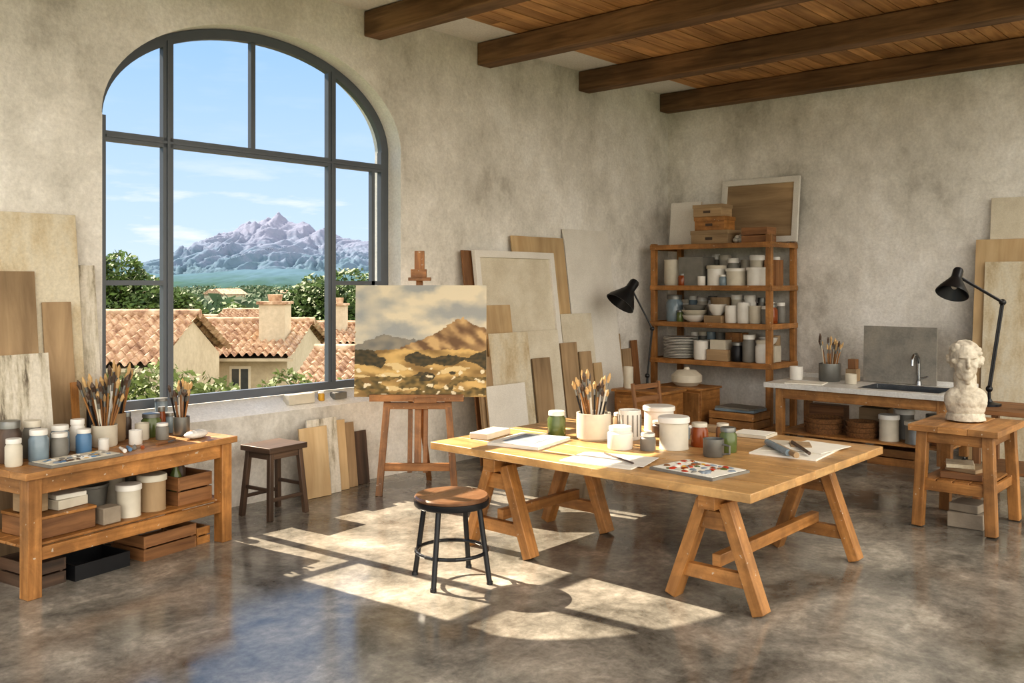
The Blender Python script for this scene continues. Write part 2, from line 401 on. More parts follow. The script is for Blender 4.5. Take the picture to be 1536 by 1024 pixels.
single('paper_sheet',lambda m:(m.rbox((4.98,3.58,z+.004),.36,.52,.008,'paper',.15),m.rbox((5.03,3.55,z+.0105),.34,.5,.003,'white',.28),m.cone((4.95,3.35,z+.02),(5.12,3.7,z+.02),.006,.006,'darkwood',8)))
m=MB(); m.rbox((0,0,.008),.38,.48,.016,'gray'); m.rbox((0,0,.0175),.35,.45,.003,'paper')
for i in range(54):
    x_,y_=RX(-.15,.15),RX(-.2,.2); m.ball((x_,y_,.02),RX(.01,.03),RX(.01,.03),RX(.004,.01),random.choice(['red','yellow','green','white','gray','amber','brown','red','cream','graypaper','graypaper']),10,6)
m.build('paint_palette',(5.1,2.96,z),-.12)
def f(m):
    m.rbox((6.14,2.8,z+.006),.56,.46,.012,'paper',.1); m.rbox((6.24,2.86,z+.014),.46,.4,.004,'cream',.32); m.rbox((6.3,2.74,z+.018),.42,.34,.004,'paper',-.1)
    m.cone((5.85,2.72,z+.04),(6.15,3.02,z+.04),.022,.022,'bluegray',14); m.cone((5.8,2.64,z+.04),(6.05,2.9,z+.04),.02,.02,'boardbrown',14)
    m.cone((5.95,2.62,z+.035),(6.3,2.9,z+.035),.012,.012,'darkwood',10); m.rbox((6.3,2.84,z+.024),.2,.14,.008,'boardbrown',.5)
single('sketch_papers',f)
single('tin_box',lambda m:m.rbox((6.56,3.66,z+.02),.14,.2,.04,'boardbrown',.1),.003)
def f(m):
    m.rbox((6.56,3.33,z+.012),.24,.28,.022,'cream',.1); m.rbox((6.56,3.33,z+.026),.22,.26,.004,'paper',.1)
single('open_notebook',f,.002)
# ---------------------------------------------------------------- round metal stool
m=MB(); H=.55
m.lathe([(0,H-.035),(.215,H-.035),(.235,H-.028),(.24,H-.012),(.23,H-.003),(.19,H-.008),(0,H-.012)],(0,0,0),'seat',40)
m.lathe([(.2,H-.07),(.236,H-.07),(.242,H-.06),(.243,H-.03),(.236,H-.028),(.2,H-.04)],(0,0,0),'black',40)
for i in range(4):
    t=math.radians(20+90*i); c_,s_=math.cos(t),math.sin(t)
    m.cone((.265*c_,.265*s_,0),(.19*c_,.19*s_,H-.05),.017,.017,'black',12)
    m.cone((.265*c_,.265*s_,0),(.266*c_,.266*s_,.02),.021,.02,'black',12)
R_=.228
pts=[(R_*math.cos(2*math.pi*i/28),R_*math.sin(2*math.pi*i/28),.19) for i in range(29)]
m.tube(pts,.012,'black',8)
m.build('round_stool',(4.2,4.24,0))
# ---------------------------------------------------------------- wooden stool
m=MB(); H=.58
m.rbox((0,0,H-.02),.4,.36,.045,'darkwood')
for sx in (-1,1):
    for sy in (-1,1): m.beam((sx*.19,sy*.17,0),(sx*.15,sy*.13,H-.04),.042,.042,'darkwood')
for sy in (-1,1):
    m.beam((-.175,sy*.155,.16),(.175,sy*.155,.16),.022,.028,'darkwood'); m.box(-.15,.15,sy*.132-.01,sy*.132+.01,H-.1,H-.04,'darkwood')
for sx in (-1,1):
    m.beam((sx*.172,-.15,.24),(sx*.172,.15,.24),.022,.028,'darkwood'); m.box(sx*.153-.01,sx*.153+.01,-.12,.12,H-.1,H-.04,'darkwood')
m.build('wooden_stool',(4.42,6.54,0),.12,bevel=.004)
# ---------------------------------------------------------------- easel with painting
TR=math.radians(-48.45)
ex,ey=5.68,6.17
m=MB()
for sx in (-1,1): m.beam((sx*.34,-.06,0),(sx*.27,.02,.9),.06,.04,'easel')
m.beam((0,.0,.22),(0,.2,2.15),.06,.03,'easel')
m.beam((-.07,-.01,.2),(-.07,.06,.86),.04,.025,'easel');m.beam((.07,-.01,.2),(.07,.06,.86),.04,.025,'easel')
m.beam((0,.08,.95),(0.05,.62,0),.05,.03,'easel')
m.box(-.42,.42,-.09,.03,.86,.885,'easel'); m.box(-.42,.42,-.105,-.09,.85,.912,'easel')
m.box(-.3,.3,-.01,.02,.77,.83,'easel')
m.box(-.33,.33,-.045,-.015,.22,.29,'easel')
m.box(-.02,.18,-.12,-.105,.84,.885,'easel')
m.box(-.09,.11,.04,.155,1.925,1.955,'easel'); m.box(-.07,.07,.075,.15,1.955,2.03,'easel'); m.box(-.045,.045,.16,.2,1.99,2.2,'easel')
m.build('artist_easel',(ex,ey,0),TR,bevel=.003)
M['painting']=vcol('oil_painting')
def lerp(a,b,t): return tuple(a[i]+(b[i]-a[i])*t for i in range(3))
def prof(P,u):
    for (x0,y0),(x1,y1) in zip(P[:-1],P[1:]):
        if x0<=u<=x1: return y0+(y1-y0)*(u-x0)/(x1-x0)
    return P[-1][1]
def cl(x): return min(1,max(0,x))
def paint(u,v):
    nz=lambda s,o=0:noise.noise(Vector((u*s+o,v*s*1.3,o)))
    uu=u+.012*nz(38,3); vv=v+.012*nz(33,9)
    c=lerp((158,160,158),(218,206,180),cl(.6+1.3*noise.noise(Vector((uu*3,vv*6,2)))+.5*noise.noise(Vector((uu*11,vv*16,5)))))
    h=prof([(0,.46),(.12,.51),(.22,.56),(.3,.53),(.45,.51),(.6,.52),(1,.5)],uu)
    if vv<h+.01*nz(30): c=lerp((120,118,112),(148,140,124),cl(.5+nz(14,1)))
    h=prof([(0,.36),(.3,.42),(.42,.47),(.55,.53),(.66,.6),(.76,.68),(.82,.71),(.87,.67),(.93,.63),(1,.6)],uu)
    if vv<h+.012*nz(34,4):
        k=.5+1.5*noise.noise(Vector((uu*12+vv*7,vv*9,1))); c=lerp((112,84,56),(200,166,116),cl(k))
    if vv<.42+.02*nz(9,7):
        k=.5+1.2*noise.noise(Vector((uu*5,vv*16,8))); c=lerp((134,106,60),(212,176,112),cl(k))
        if noise.noise(Vector((uu*5,vv*9,21)))+(.09-abs(vv-.33))*3.2>.1: c=lerp((54,50,32),(92,76,44),cl(.5+nz(30,2)))
        elif vv<.3 and noise.noise(Vector((uu*5,vv*18,31)))>.22: c=(218,192,140)
        if vv<.18 and noise.noise(Vector((uu*8,vv*14,41)))>.0: c=lerp((84,72,38),(146,120,68),cl(.5+nz(26,5)))
        if vv<.26 and noise.noise(Vector((uu*18,vv*24,51)))>.42: c=(230,214,180)
    return S(*[max(0,min(255,q)) for q in c])
pw,ph=1.18,1.0; gx,gz=190,160
vs=[];cols=[];fs=[]
for j in range(gz+1):
    for i in range(gx+1):
        u,v=i/gx,j/gz; vs.append((-pw/2+u*pw,-.0005,v*ph)); cols.append(paint(u,v))
for j in range(gz):
    for i in range(gx):
        q=j*(gx+1)+i; fs.append((q,q+1,q+gx+2,q+gx+1))
bq=len(vs)
for y_ in (0,.035):
    for x_,z_ in ((-pw/2,0),(pw/2,0),(pw/2,ph),(-pw/2,ph)): vs.append((x_,y_,z_)); cols.append(S(205,194,170))
for q in ((0,1,2,3),(7,6,5,4),(0,4,5,1),(1,5,6,2),(2,6,7,3),(3,7,4,0)): fs.append(tuple(bq+i for i in q))
me=bpy.data.meshes.new('landscape_painting'); me.from_pydata(vs,[],fs); me.materials.append(M['painting'])
at=me.color_attributes.new('Col','FLOAT_COLOR','POINT'); at.data.foreach_set('color',[c for k in cols for c in k])
ob=bpy.data.objects.new('landscape_painting',me); SC.collection.objects.link(ob)
Rz=Matrix.Rotation(TR,3,'Z'); p=Rz@Vector((.03,-.07,.888)); ob.location=(ex+p.x,ey+p.y,p.z); ob.rotation_euler=(-.09,0,TR)
# ---------------------------------------------------------------- leaning boards
def board(name,c0,c1,h,off,mat,base,wall='Y',th=.13,t=.022,style=None,z0=0,mat2=None,rz=0):
    m=MB(); w=abs(c1-c0)
    if style=='frame':
        m.box(-w/2+.02,w/2-.02,-.02,-.012,.02,h-.02,mat)
        f_=.075
        for x0,x1,zz0,zz1 in ((-w/2,w/2,0,f_),(-w/2,w/2,h-f_,h),(-w/2,-w/2+f_,f_,h-f_),(w/2-f_,w/2,f_,h-f_)):
            m.box(x0,x1,-t,0,zz0,zz1,mat2)
    elif style=='canvas':
        m.box(-w/2,w/2,-t,-t*.75,0,h,mat)
        for x0,x1,zz0,zz1 in ((-w/2+.003,w/2-.003,.003,.05),(-w/2+.003,w/2-.003,h-.05,h-.003),(-w/2+.003,-w/2+.05,.05,h-.05),(w/2-.05,w/2-.003,.05,h-.05)):
            m.box(x0,x1,-t*.75,0,zz0,zz1,'ply')
    else: m.box(-w/2,w/2,-t,0,0,h,mat)
    if wall=='Y': m.build(name,((c0+c1)/2,base-off,z0),rz,-th,bevel=.002)
    else: m.build(name,(base-off,(c0+c1)/2,z0),-math.pi/2+rz,-th,bevel=.002)
B=6.645
board('white_panel',8.78,9.7,2.58,0,'canvasw',B)
board('plywood_board',7.82,8.76,2.46,0,'ply',B)
board('wood_plank',7.0,7.22,2.27,0,'brown',B)
board('stretched_canvas_back',7.12,8.46,2.27,.045,'canvas',B,style='frame',t=.05,mat2='canvasw')
board('stretched_canvas',8.5,9.1,1.55,.04,'canvas',B,style='canvas',t=.03)
board('plywood_board',6.95,7.55,1.68,.12,'ply',B)
board('stretched_canvas',7.1,7.73,1.38,.17,'stained',B,style='canvas',t=.03)
board('stretched_canvas',7.76,8.32,1.38,.12,'canvas',B,style='canvas',t=.03)
board('wood_plank',8.36,8.66,1.22,.12,'boardbrown',B)
board('wood_plank',7.78,8.08,1.08,.17,'boardbrown',B)
board('wood_plank',6.86,7.06,1.15,.22,'boardbrown',B)
board('stretched_canvas',6.9,7.5,.85,.26,'canvasw',B,style='canvas',t=.03)
board('wood_plank',8.72,8.95,1.1,.1,'boardbrown',B)
board('wood_plank',8.98,9.14,.95,.1,'ply',B)
for i,(x0,x1,h,mt) in enumerate(((9.78,9.98,1.25,'ply'),(10.0,10.2,1.05,'boardbrown'),(10.22,10.36,1.15,'brown'))):
    board('wood_plank',x0,x1,h,0,mt,6.86,th=.1)
for i,(x0,x1,h,mt) in enumerate(((5.28,5.72,.5,'darkwood'),(5.18,5.55,.6,'boardbrown'),(5.06,5.42,.64,'ply'),(4.97,5.3,.68,'streak'),(4.86,5.16,.62,'ply'))):
    board('wood_plank',x0,x1,h,i*.035,mt,6.9,th=.12,t=.02)
B2=6.66
board('stretched_canvas',2.1,2.98,2.42,0,'stained',B2,style='canvas',t=.03,th=.13)
board('wood_plank',3.0,3.12,2.05,0,'streak',B2+.04,th=.13)
board('wood_plank',1.95,2.66,2.0,.04,'boardbrown',B2,th=.13,t=.018)
board('wood_plank',2.7,2.9,1.78,.04,'boardbrown',B2,th=.13,t=.018)
board('gray_panel',1.5,2.82,2.86,0,'canvas',11.2-.4,'X',.13)
board('plywood_board',1.4,2.95,2.4,.04,'ply',11.2-.4,'X',.13,mat2=None)
board('stained_panel',1.4,2.84,2.15,.08,'stained',11.2-.4,'X',.13)
# ---------------------------------------------------------------- left workbench
DA=Vector((2.2,5.8,0)); dr=math.radians(10); DL,DW,DH=1.62,.7,.77
m=MB()
for i in range(4): m.box(0,DL,i*DW/4+.001,(i+1)*DW/4-.001,DH-.045,DH,'oak')
for x_ in (.03,DL-.12):
    for y_ in (.03,DW-.12): m.box(x_,x_+.09,y_,y_+.09,0,DH-.045,'honey')
m.box(.1,DL-.1,.05,.075,DH-.15,DH-.045,'honey');m.box(.1,DL-.1,DW-.075,DW-.05,DH-.15,DH-.045,'honey')
for x_ in (.05,DL-.075): m.box(x_,x_+.025,.1,DW-.1,DH-.15,DH-.045,'honey')
m.box(.1,DL-.1,.045,.075,.22,.3,'honey');m.box(.1,DL-.1,DW-.075,DW-.045,.22,.3,'honey')
for i in range(5): m.box(.045,DL-.045,.08+i*.108,.08+i*.108+.1,.3,.318,'honey')
m.build('workbench',DA,dr,bevel=.004)
def D(u,v,z): 
    c_,s_=math.cos(dr),math.sin(dr); return (DA.x+u*c_-v*s_, DA.y+u*s_+v*c_, z)
def on(name,fn,u,v,z,bevel=0,rz=0):
    m=MB(); fn(m); return m.build(name,D(u,v,z),dr+rz,bevel=bevel)
dz=DH+.001
on('brush_pot',lambda m:(cup(m,0,0,0,.085,.15,'cream'),brushes(m,0,0,.02,26,.08,.13,(.32,.48))),.83,.45,dz)
on('brush_pot',lambda m:(cup(m,0,0,0,.075,.2,'boardbrown'),brushes(m,0,0,.02,20,.07,.18,(.38,.54))),1.01,.59,dz)
on('brush_tin',lambda m:(cup(m,0,0,0,.06,.14,'tin'),brushes(m,0,0,.02,18,.055,.12,(.26,.38))),1.42,.38,dz)
def jl(name,u,v,r,h,mt,lid='white',z_=dz,kind='jar'):
    on(name,lambda m:(jar(m,0,0,0,r,h,mt,lid) if kind=='jar' else can(m,0,0,0,r,h,mt,lid) if kind=='can' else cup(m,0,0,0,r,h,mt)),u,v,z_)
jl('paint_jar',.28,.33,.06,.2,'bluegray');jl('paint_jar',.42,.33,.055,.16,'gray');jl('paint_jar',.5,.45,.06,.19,'bluegray')
jl('paint_jar',.6,.34,.05,.16,'blue');jl('paint_jar',.16,.45,.07,.26,'darkwood','tin');jl('paint_jar',.33,.48,.06,.24,'gray','cream')
jl('paint_jar',.64,.47,.05,.21,'white');jl('paint_jar',.99,.33,.045,.1,'white',kind='cup');jl('paint_jar',1.14,.46,.05,.12,'cream',kind='cup')
jl('paint_jar',1.22,.34,.045,.12,'gray','white');jl('paint_jar',1.27,.53,.07,.17,'green','tin');jl('paint_jar',.1,.3,.05,.17,'cream')
jl('paint_jar',1.48,.57,.055,.15,'bluegray','tin');jl('paint_jar',1.4,.58,.03,.2,'amber','tin');jl('paint_jar',1.12,.61,.035,.19,'darkwood','tin')
jl('paint_jar',.72,.3,.035,.08,'white',kind='cup')
def f(m):
    m.rbox((0,0,.008),.5,.24,.016,'gray'); m.rbox((0,0,.0175),.47,.21,.003,'canvas')
    for i in range(60): m.ball((RX(-.2,.2),RX(-.08,.08),.018),RX(.01,.03),RX(.01,.025),RX(.003,.01),random.choice(['blue','bluegray','white','gray','yellow','cream','graypaper','darkwood']),9,6)
on('paint_palette',f,.42,.14,dz)
def f(m):
    for i,c_ in enumerate(['white','blue','gray','amber']): m.cone((-.06+i*.05,RX(-.02,.02),.014),(0+i*.05,.1+RX(-.02,.02),.014),.014,.009,c_,10)
on('paint_tubes',f,.8,.12,dz)
on('palette_knife',lambda m:(m.cone((0,0,.012),(.1,.02,.012),.01,.01,'brown',10),m.rbox((.15,.03,.012),.11,.025,.003,'steel',.22)),1.02,.14,dz)
on('rolled_cloth',lambda m:(m.ball((0,0,.03),.1,.055,.03,'canvasw'),m.ball((.05,.03,.03),.07,.05,.028,'cream')),1.38,.17,dz)
on('small_plank',lambda m:m.obox(Matrix.Rotation(-.1,4,'X')@Matrix.Translation((0,0,.22)),.05,.02,.44,'honey'),.74,.62,dz+.002)
on('small_panel',lambda m:m.obox(Matrix.Rotation(-.12,4,'X')@Matrix.Translation((0,0,.33)),.55,.02,.66,'streak'),.28,.6,dz+.002)
on('dark_bottle',lambda m:m.lathe([(0,0),(.04,0),(.045,.02),(.045,.26),(.02,.34),(.02,.4),(0,.4)],(0,0,0),'black'),.86,.62,dz)
sz=.319
def bucket(m): m.lathe([(0,0),(.1,0),(.12,.19),(.128,.195),(.128,.21),(.115,.21),(.095,.02),(0,.02)],(0,0,0),'gray',32)
on('enamel_bucket',bucket,.72,.46,sz)
on('storage_jar',lambda m:can(m,0,0,0,.08,.21,'cream','white'),.84,.2,sz)
on('storage_jar',lambda m:can(m,0,0,0,.095,.24,'boardbrown','cream'),1.04,.22,sz)
on('storage_jar',lambda m:can(m,0,0,0,.075,.26,'cream','cream'),.94,.5,sz)
on('storage_jar',lambda m:can(m,0,0,0,.065,.28,'gray','white'),1.1,.5,sz)
on('wooden_crate',lambda m:crate(m,-.15,.15,-.18,.18,0,.2,'brown'),1.34,.31,sz)
on('oil_bottle',lambda m:m.lathe([(0,0),(.04,0),(.045,.02),(.045,.2),(.018,.26),(.018,.3),(0,.3)],(0,0,0),'darkwood'),1.36,.33,sz+.016)
on('oil_bottle',lambda m:m.lathe([(0,0),(.04,0),(.045,.02),(.045,.17),(.018,.23),(.018,.27),(0,.27)],(0,0,0),'green'),1.27,.26,sz+.016)
on('wooden_box',lambda m:(m.box(-.2,.2,-.19,.19,0,.12,'brown'),m.box(-.205,.205,-.195,.195,.12,.14,'honey')),.345,.32,sz+.002,.004)
on('paper_box',lambda m:(m.rbox((0,0,.03),.22,.18,.06,'cream',.1),m.rbox((.01,0,.075),.2,.16,.03,'paper',-.1)),.42,.28,sz+.144,.004)
on('cardboard_box',lambda m:m.rbox((0,0,.07),.12,.18,.13,'boardbrown',.05),.22,.32,sz+.144,.004)
on('stone_block',lambda m:m.rbox((0,0,.055),.13,.11,.11,'brick'),.65,.16,sz,.006)
on('wooden_crate',lambda m:crate(m,-.22,.22,-.18,.18,0,.17,'brown'),1.12,.3,0.0)
on('wooden_crate',lambda m:crate(m,-.06,.06,-.16,.16,0,.12,'honey'),1.42,.3,0.0,rz=0)
on('metal_tray',lambda m:(m.box(-.2,.2,-.15,.15,0,.01,'black'),m.box(-.2,-.19,-.15,.15,.01,.1,'black'),m.box(.19,.2,-.15,.15,.01,.1,'black'),m.box(-.19,.19,-.15,-.14,.01,.1,'black'),m.box(-.19,.19,.14,.15,.01,.1,'black')),.6,.28,0.0)
on('wooden_crate',lambda m:crate(m,-.11,.11,-.18,.18,0,.16,'darkwood'),.26,.36,0.0)
def sill(y): return .76+(y-YW)/.19*.12+.003
for nm,x_,fn in (('cream_box',5.05,lambda m:m.rbox((0,0,.06),.28,.1,.09,'cream')),('small_jar',5.3,lambda m:jar(m,0,0,.02,.03,.08,'yellow')),('small_tin',5.5,lambda m:m.rbox((0,0,.05),.14,.08,.06,'gray'))):
    m=MB(); fn(m); m.build(nm,(x_,7.08,sill(7.04)),0,0,bevel=.003)
m=MB(); can(m,0,0,0,.05,.12,'bluegray','tin'); m.build('glass_jar',(3.72,7.08,sill(7.14)))
# ---------------------------------------------------------------- shelving unit
sx0,sx1,sy0,sy1=10.42,11.15,5.07,6.78
m=MB()
for x_ in (sx0,sx1-.07):
    for y_ in (sy0,sy1-.07): m.box(x_,x_+.07,y_,y_+.07,0,2.5 if x_<10.9 and y_<6 else 2.42,'honey')
for zz in [.92,1.4,1.87,2.4,.1]:
    for i in range(4):
        q=(sx1-sx0-.02)/4; m.box(sx0+.01+i*q,sx0+.01+(i+1)*q-.003,sy0+.071,sy1-.071,zz-.03,zz,'oak')
    m.box(sx0-.012,sx0,sy0,sy1,zz-.06,zz+.005,'honey')
    for y_ in (sy0-.012,sy1): m.box(sx0,sx1,y_,y_+.012,zz-.06,zz+.005,'honey')
m.build('shelving_unit',bevel=.004)
def shelf_items(name,z,items,back=None):
    m=MB()
    for it in items:
        k=it[0]
        if k=='can': can(m,*it[1:3],z,*it[3:6],it[6])
        elif k=='jar': jar(m,*it[1:3],z,*it[3:6],it[6])
        elif k=='cup': cup(m,*it[1:3],z,*it[3:6])
        elif k=='bowl': bowl(m,*it[1:3],z+(it[6] if len(it)>6 else 0),*it[3:6])
        elif k=='pl': plates(m,it[1],it[2],z,it[3],it[4],it[5])
        elif k=='box': m.rbox((it[1],it[2],z+it[5]/2),it[3],it[4],it[5],it[6])
    if back:
        y=6.64
        while y>5.26:
            r=RX(.045,.08); y-=r
            k=random.choice(['jar','can','cup','can','jar']); h=RX(.24,back); mt=random.choice(['white','cream','gray','white','boardbrown','bluegray','darkwood'])
            if k=='jar': jar(m,10.99,y,z,r,h,mt,random.choice(['white','tin','cream']))
            elif k=='can': can(m,10.99,y,z,r,h,mt,random.choice(['white','cream']))
            else: cup(m,10.99,y,z,r,h,mt)
            y-=r+.004
    m.build(name)
x1_=10.6;x2_=10.8
shelf_items('paint_can_collection',1.872,[('cup',x1_,6.54,.12,.34,'cream'),('box',x1_+.05,6.22,.3,.36,.37,'gray'),('can',x1_,5.9,.12,.25,'white','cream'),('jar',x1_+.14,5.74,.08,.35,'gray','white'),('can',x1_,5.62,.13,.21,'cream','white'),('can',x2_,5.44,.09,.37,'cream','white'),('can',x1_-.01,5.34,.12,.22,'white','white'),('box',x2_+.05,5.24,.2,.16,.32,'brown'),('jar',x1_-.08,6.36,.05,.16,'amber','tin'),('cup',x1_-.1,6.06,.05,.12,'white'),('jar',x1_-.09,5.76,.045,.14,'bluegray','white')],.4)
shelf_items('pottery_collection',1.402,[('jar',x1_,6.52,.11,.35,'bluegray','tin'),('jar',x2_-.02,6.62,.06,.26,'white','tin'),('bowl',x1_,6.22,.17,.09,'white'),('bowl',x1_,6.22,.17,.09,'cream',.065),('bowl',x1_,6.22,.16,.09,'gray',.13),('box',x1_,5.9,.22,.24,.09,'boardbrown'),('bowl',x2_,5.95,.14,.32,'boardbrown'),('cup',x1_,5.69,.08,.22,'white'),('cup',x1_,5.52,.08,.26,'white'),('cup',x1_,5.36,.075,.22,'cream'),('jar',x1_,5.21,.07,.22,'gray','white'),('jar',x2_,5.54,.08,.35,'white','white'),('jar',x2_,5.26,.09,.24,'amber','tin'),('bowl',x1_+.02,5.9,.12,.14,'white',.092),('can',x2_,5.72,.07,.34,'cream','white'),('jar',x1_-.1,6.38,.04,.15,'green','tin')],.34)
shelf_items('stacked_tableware',.922,[('pl',x1_+.04,6.45,.23,14,'white'),('pl',x2_,6.12,.14,12,'cream'),('cup',x1_-.04,6.1,.095,.24,'white'),('box',x1_,5.84,.2,.3,.14,'boardbrown'),('box',x1_+.02,5.85,.16,.22,.26,'cream'),('box',x2_,5.72,.16,.24,.35,'honey'),('jar',x1_,5.61,.075,.24,'dark','tin'),('jar',x1_,5.45,.08,.34,'gray','white'),('jar',x1_,5.27,.085,.28,'white','cream'),('box',x2_+.02,5.3,.18,.26,.2,'cream'),('bowl',x2_+.02,5.3,.12,.1,'white',.202)],.34)
def lidbox(name,x0,x1,y0,y1,z,h,mt):
    m=MB(); m.box(x0,x1,y0,y1,z,z+h,mt); m.box(x0-.008,x1+.008,y0-.008,y1+.008,z+h*.72,z+h+.004,mt)
    m.box(x0-.012,x0-.0085,(y0+y1)/2-.05,(y0+y1)/2+.05,z+h*.3,z+h*.5,'darkwood'); m.build(name,bevel=.004)
lidbox('storage_box',10.48,10.8,5.68,6.2,2.402,.17,'boardbrown')
lidbox('storage_box',10.5,10.78,5.74,6.16,2.578,.17,'honey')
lidbox('storage_box',10.5,10.78,5.78,6.18,2.754,.15,'boardbrown')
m=MB(); crate(m,10.5,10.75,5.16,5.5,2.402,.19,'brown'); m.build('wooden_crate')
m=MB()
for q in range(9): m.ball((10.6+RX(-.03,.03),5.59+RX(-.03,.03),2.46+RX(-.015,.03)),RX(.03,.045),RX(.03,.045),RX(.03,.045),'plastic')
m.build('plastic_bag')
board('blank_canvas',6.24,6.7,.58,0,'canvasw',10.78,'X',.1,t=.03,style='canvas',z0=2.402)
board('framed_canvas_back',5.02,6.1,.84,0,'boardbrown',11.06,'X',.12,t=.04,style='frame',z0=2.422,mat2='canvasw')
m=MB()
m.box(9.9,10.36,5.72,6.38,.03,.6,'honey'); m.box(9.885,9.9,5.74,6.04,.06,.57,'oak'); m.box(9.885,9.9,6.06,6.36,.06,.57,'oak'); m.box(9.88,10.38,5.7,6.4,.6,.625,'oak')
m.ball((9.875,6.01,.35),.014,.014,.014,'dark',8,6); m.ball((9.875,6.09,.35),.014,.014,.014,'dark',8,6); m.box(9.92,10.34,5.74,6.36,0,.03,'darkwood')
m.build('storage_cabinet',bevel=.004)
m=MB(); m.lathe([(0,0),(.13,0),(.19,.05),(.19,.13),(.12,.19),(.04,.2),(.03,.23),(0,.23)],(10.12,6.05,.627),'cream'); m.build('lidded_pot')
m=MB(); crate(m,9.85,10.33,4.98,5.62,0,.2,'honey'); m.build('wooden_crate')
m=MB(); crate(m,9.88,10.3,5.02,5.6,.202,.18,'oak'); m.build('wooden_crate')
m=MB(); m.rbox((10.1,5.3,.4),.36,.5,.03,'bluegray',.05); m.rbox((10.08,5.3,.425),.34,.46,.02,'gray',-.08); m.build('folder_stack')
m=MB(); m.box(9.2,9.72,5.86,6.5,.04,.6,'honey'); m.box(9.17,9.75,5.83,6.53,.6,.63,'oak'); m.box(9.185,9.2,5.9,6.46,.33,.57,'oak');m.box(9.185,9.2,5.9,6.46,.07,.3,'oak')
m.ball((9.175,6.18,.45),.016,.016,.016,'dark',8,6);m.ball((9.175,6.18,.19),.016,.016,.016,'dark',8,6); m.box(9.24,9.68,5.9,6.46,0,.04,'darkwood'); m.build('side_cabinet',bevel=.004)
def lamp(name,loc,rz,j1,j2,hd,scale=1):
    m=MB()
    m.lathe([(0,0),(.1,0),(.1,.02),(.03,.035),(.02,.06),(0,.06)],(0,0,0),'black')
    b0=Vector((0,0,.05)); j1=Vector(j1); j2=Vector(j2); o=Vector((0,.018,0))
    m.cone(b0,b0+Vector((0,0,.12)),.014,.014,'black'); b1=b0+Vector((0,0,.1))
    for s_ in (-1,1):
        m.cone(b1+o*s_,j1+o*s_,.009,.009,'black',8); m.cone(j1+o*s_,j2+o*s_,.009,.009,'black',8)
    m.ball(b1,.03,.03,.03,'black');m.ball(j1,.03,.035,.03,'black'); m.ball(j2,.024,.026,.024,'black')
    d=Vector(hd).normalized(); q=d.to_track_quat('Z','Y').to_matrix()
    st=j2+d*.02; k=scale
    m.lathe([(0,-.09*k),(.035*k,-.09*k),(.045*k,-.07*k),(.045*k,0),(.06*k,.03*k),(.13*k,.14*k),(.14*k,.17*k),(.134*k,.17*k),(.055*k,.04*k),(0,.03*k)],st,'black',28,q)
    m.ball(st+d*.08*k,.03,.03,.04,'white')
    m.build(name,loc,rz)
lamp('desk_lamp',(9.52,6.24,.631),TR,(.06,0,.72),(-.2,-.02,1.22),(-.55,-.25,-.75),1.35)
m=MB(); cup(m,9.35,6.4,.631,.06,.26,'cream'); m.build('paper_roll')
# ---------------------------------------------------------------- chair behind table
m=MB()
m.box(-.21,.21,-.21,.21,.44,.465,'brown')
for sx in (-1,1):
    m.beam((sx*.18,-.18,0),(sx*.18,-.18,.44),.022,.022,'dark'); m.beam((sx*.19,.2,0),(sx*.19,.2,.44),.03,.03,'brown'); m.beam((sx*.19,.2,.44),(sx*.2,.27,.92),.032,.028,'brown')
for q in (.62,.76,.88): m.beam((-.19,.21+(q-.44)*.13,q),(.19,.21+(q-.44)*.13,q),.05,.015,'brown',(0,0,1))
m.build('wooden_chair',(7.75,4.85,0),-.1,bevel=.003)
# ---------------------------------------------------------------- sink workbench
m=MB(); wx0,wx1,wy0,wy1,wz=9.6,10.5,2.78,4.76,.8
bx0,bx1,by0,by1=9.75,10.3,2.94,3.76
m.box(wx0,bx0,wy0,wy1,wz-.055,wz,'marble');m.box(bx1,wx1,wy0,wy1,wz-.055,wz,'marble');m.box(bx0,bx1,wy0,by0,wz-.055,wz,'marble');m.box(bx0,bx1,by1,wy1,wz-.055,wz,'marble')
for q in ((bx0,bx0+.01,by0,by1,wz-.17,wz+.004),(bx1-.01,bx1,by0,by1,wz-.17,wz+.004),(bx0+.01,bx1-.01,by0,by0+.01,wz-.17,wz+.004),(bx0+.01,bx1-.01,by1-.01,by1,wz-.17,wz+.004),(bx0,bx1,by0,by1,wz-.18,wz-.17)): m.box(*q,'steel')
m.box(wx1-.03,wx1,wy0,wy1,wz,wz+.05,'marble')
for x_ in (wx0+.05,wx1-.12):
    for y_ in (wy0+.08,wy1-.2):
        m.box(x_,x_+.08,y_,y_+.08,.09,wz-.055,'oak'); m.cone((x_+.035,y_+.035,.06),(x_+.035,y_+.035,.095),.012,.012,'tin')
        m.cone((x_+.022,y_+.035,.034),(x_+.048,y_+.035,.034),.034,.034,'black',16)
m.box(wx0+.06,wx0+.085,wy0+.15,wy1-.2,wz-.17,wz-.055,'oak'); m.box(wx1-.1,wx1-.075,wy0+.15,wy1-.2,wz-.17,wz-.055,'oak')
for y_ in (wy0+.1,wy1-.18): m.box(wx0+.12,wx1-.12,y_,y_+.03,wz-.16,wz-.055,'oak')
for i in range(5): m.box(wx0+.07+i*.155,wx0+.07+i*.155+.145,wy0+.06,wy1-.11,.24,.262,'oak')
m.tube([(10.4,3.35,wz),(10.4,3.35,wz+.24),(10.38,3.35,wz+.3),(10.32,3.35,wz+.34),(10.25,3.35,wz+.33),(10.2,3.35,wz+.29),(10.19,3.35,wz+.22)],.018,'steel')
m.cone((10.4,3.35,wz),(10.4,3.35,wz+.05),.03,.026,'steel',16); m.cone((10.4,3.35,wz+.07),(10.4,3.25,wz+.1),.011,.008,'steel',8)
m.build('sink_workbench',bevel=.003)
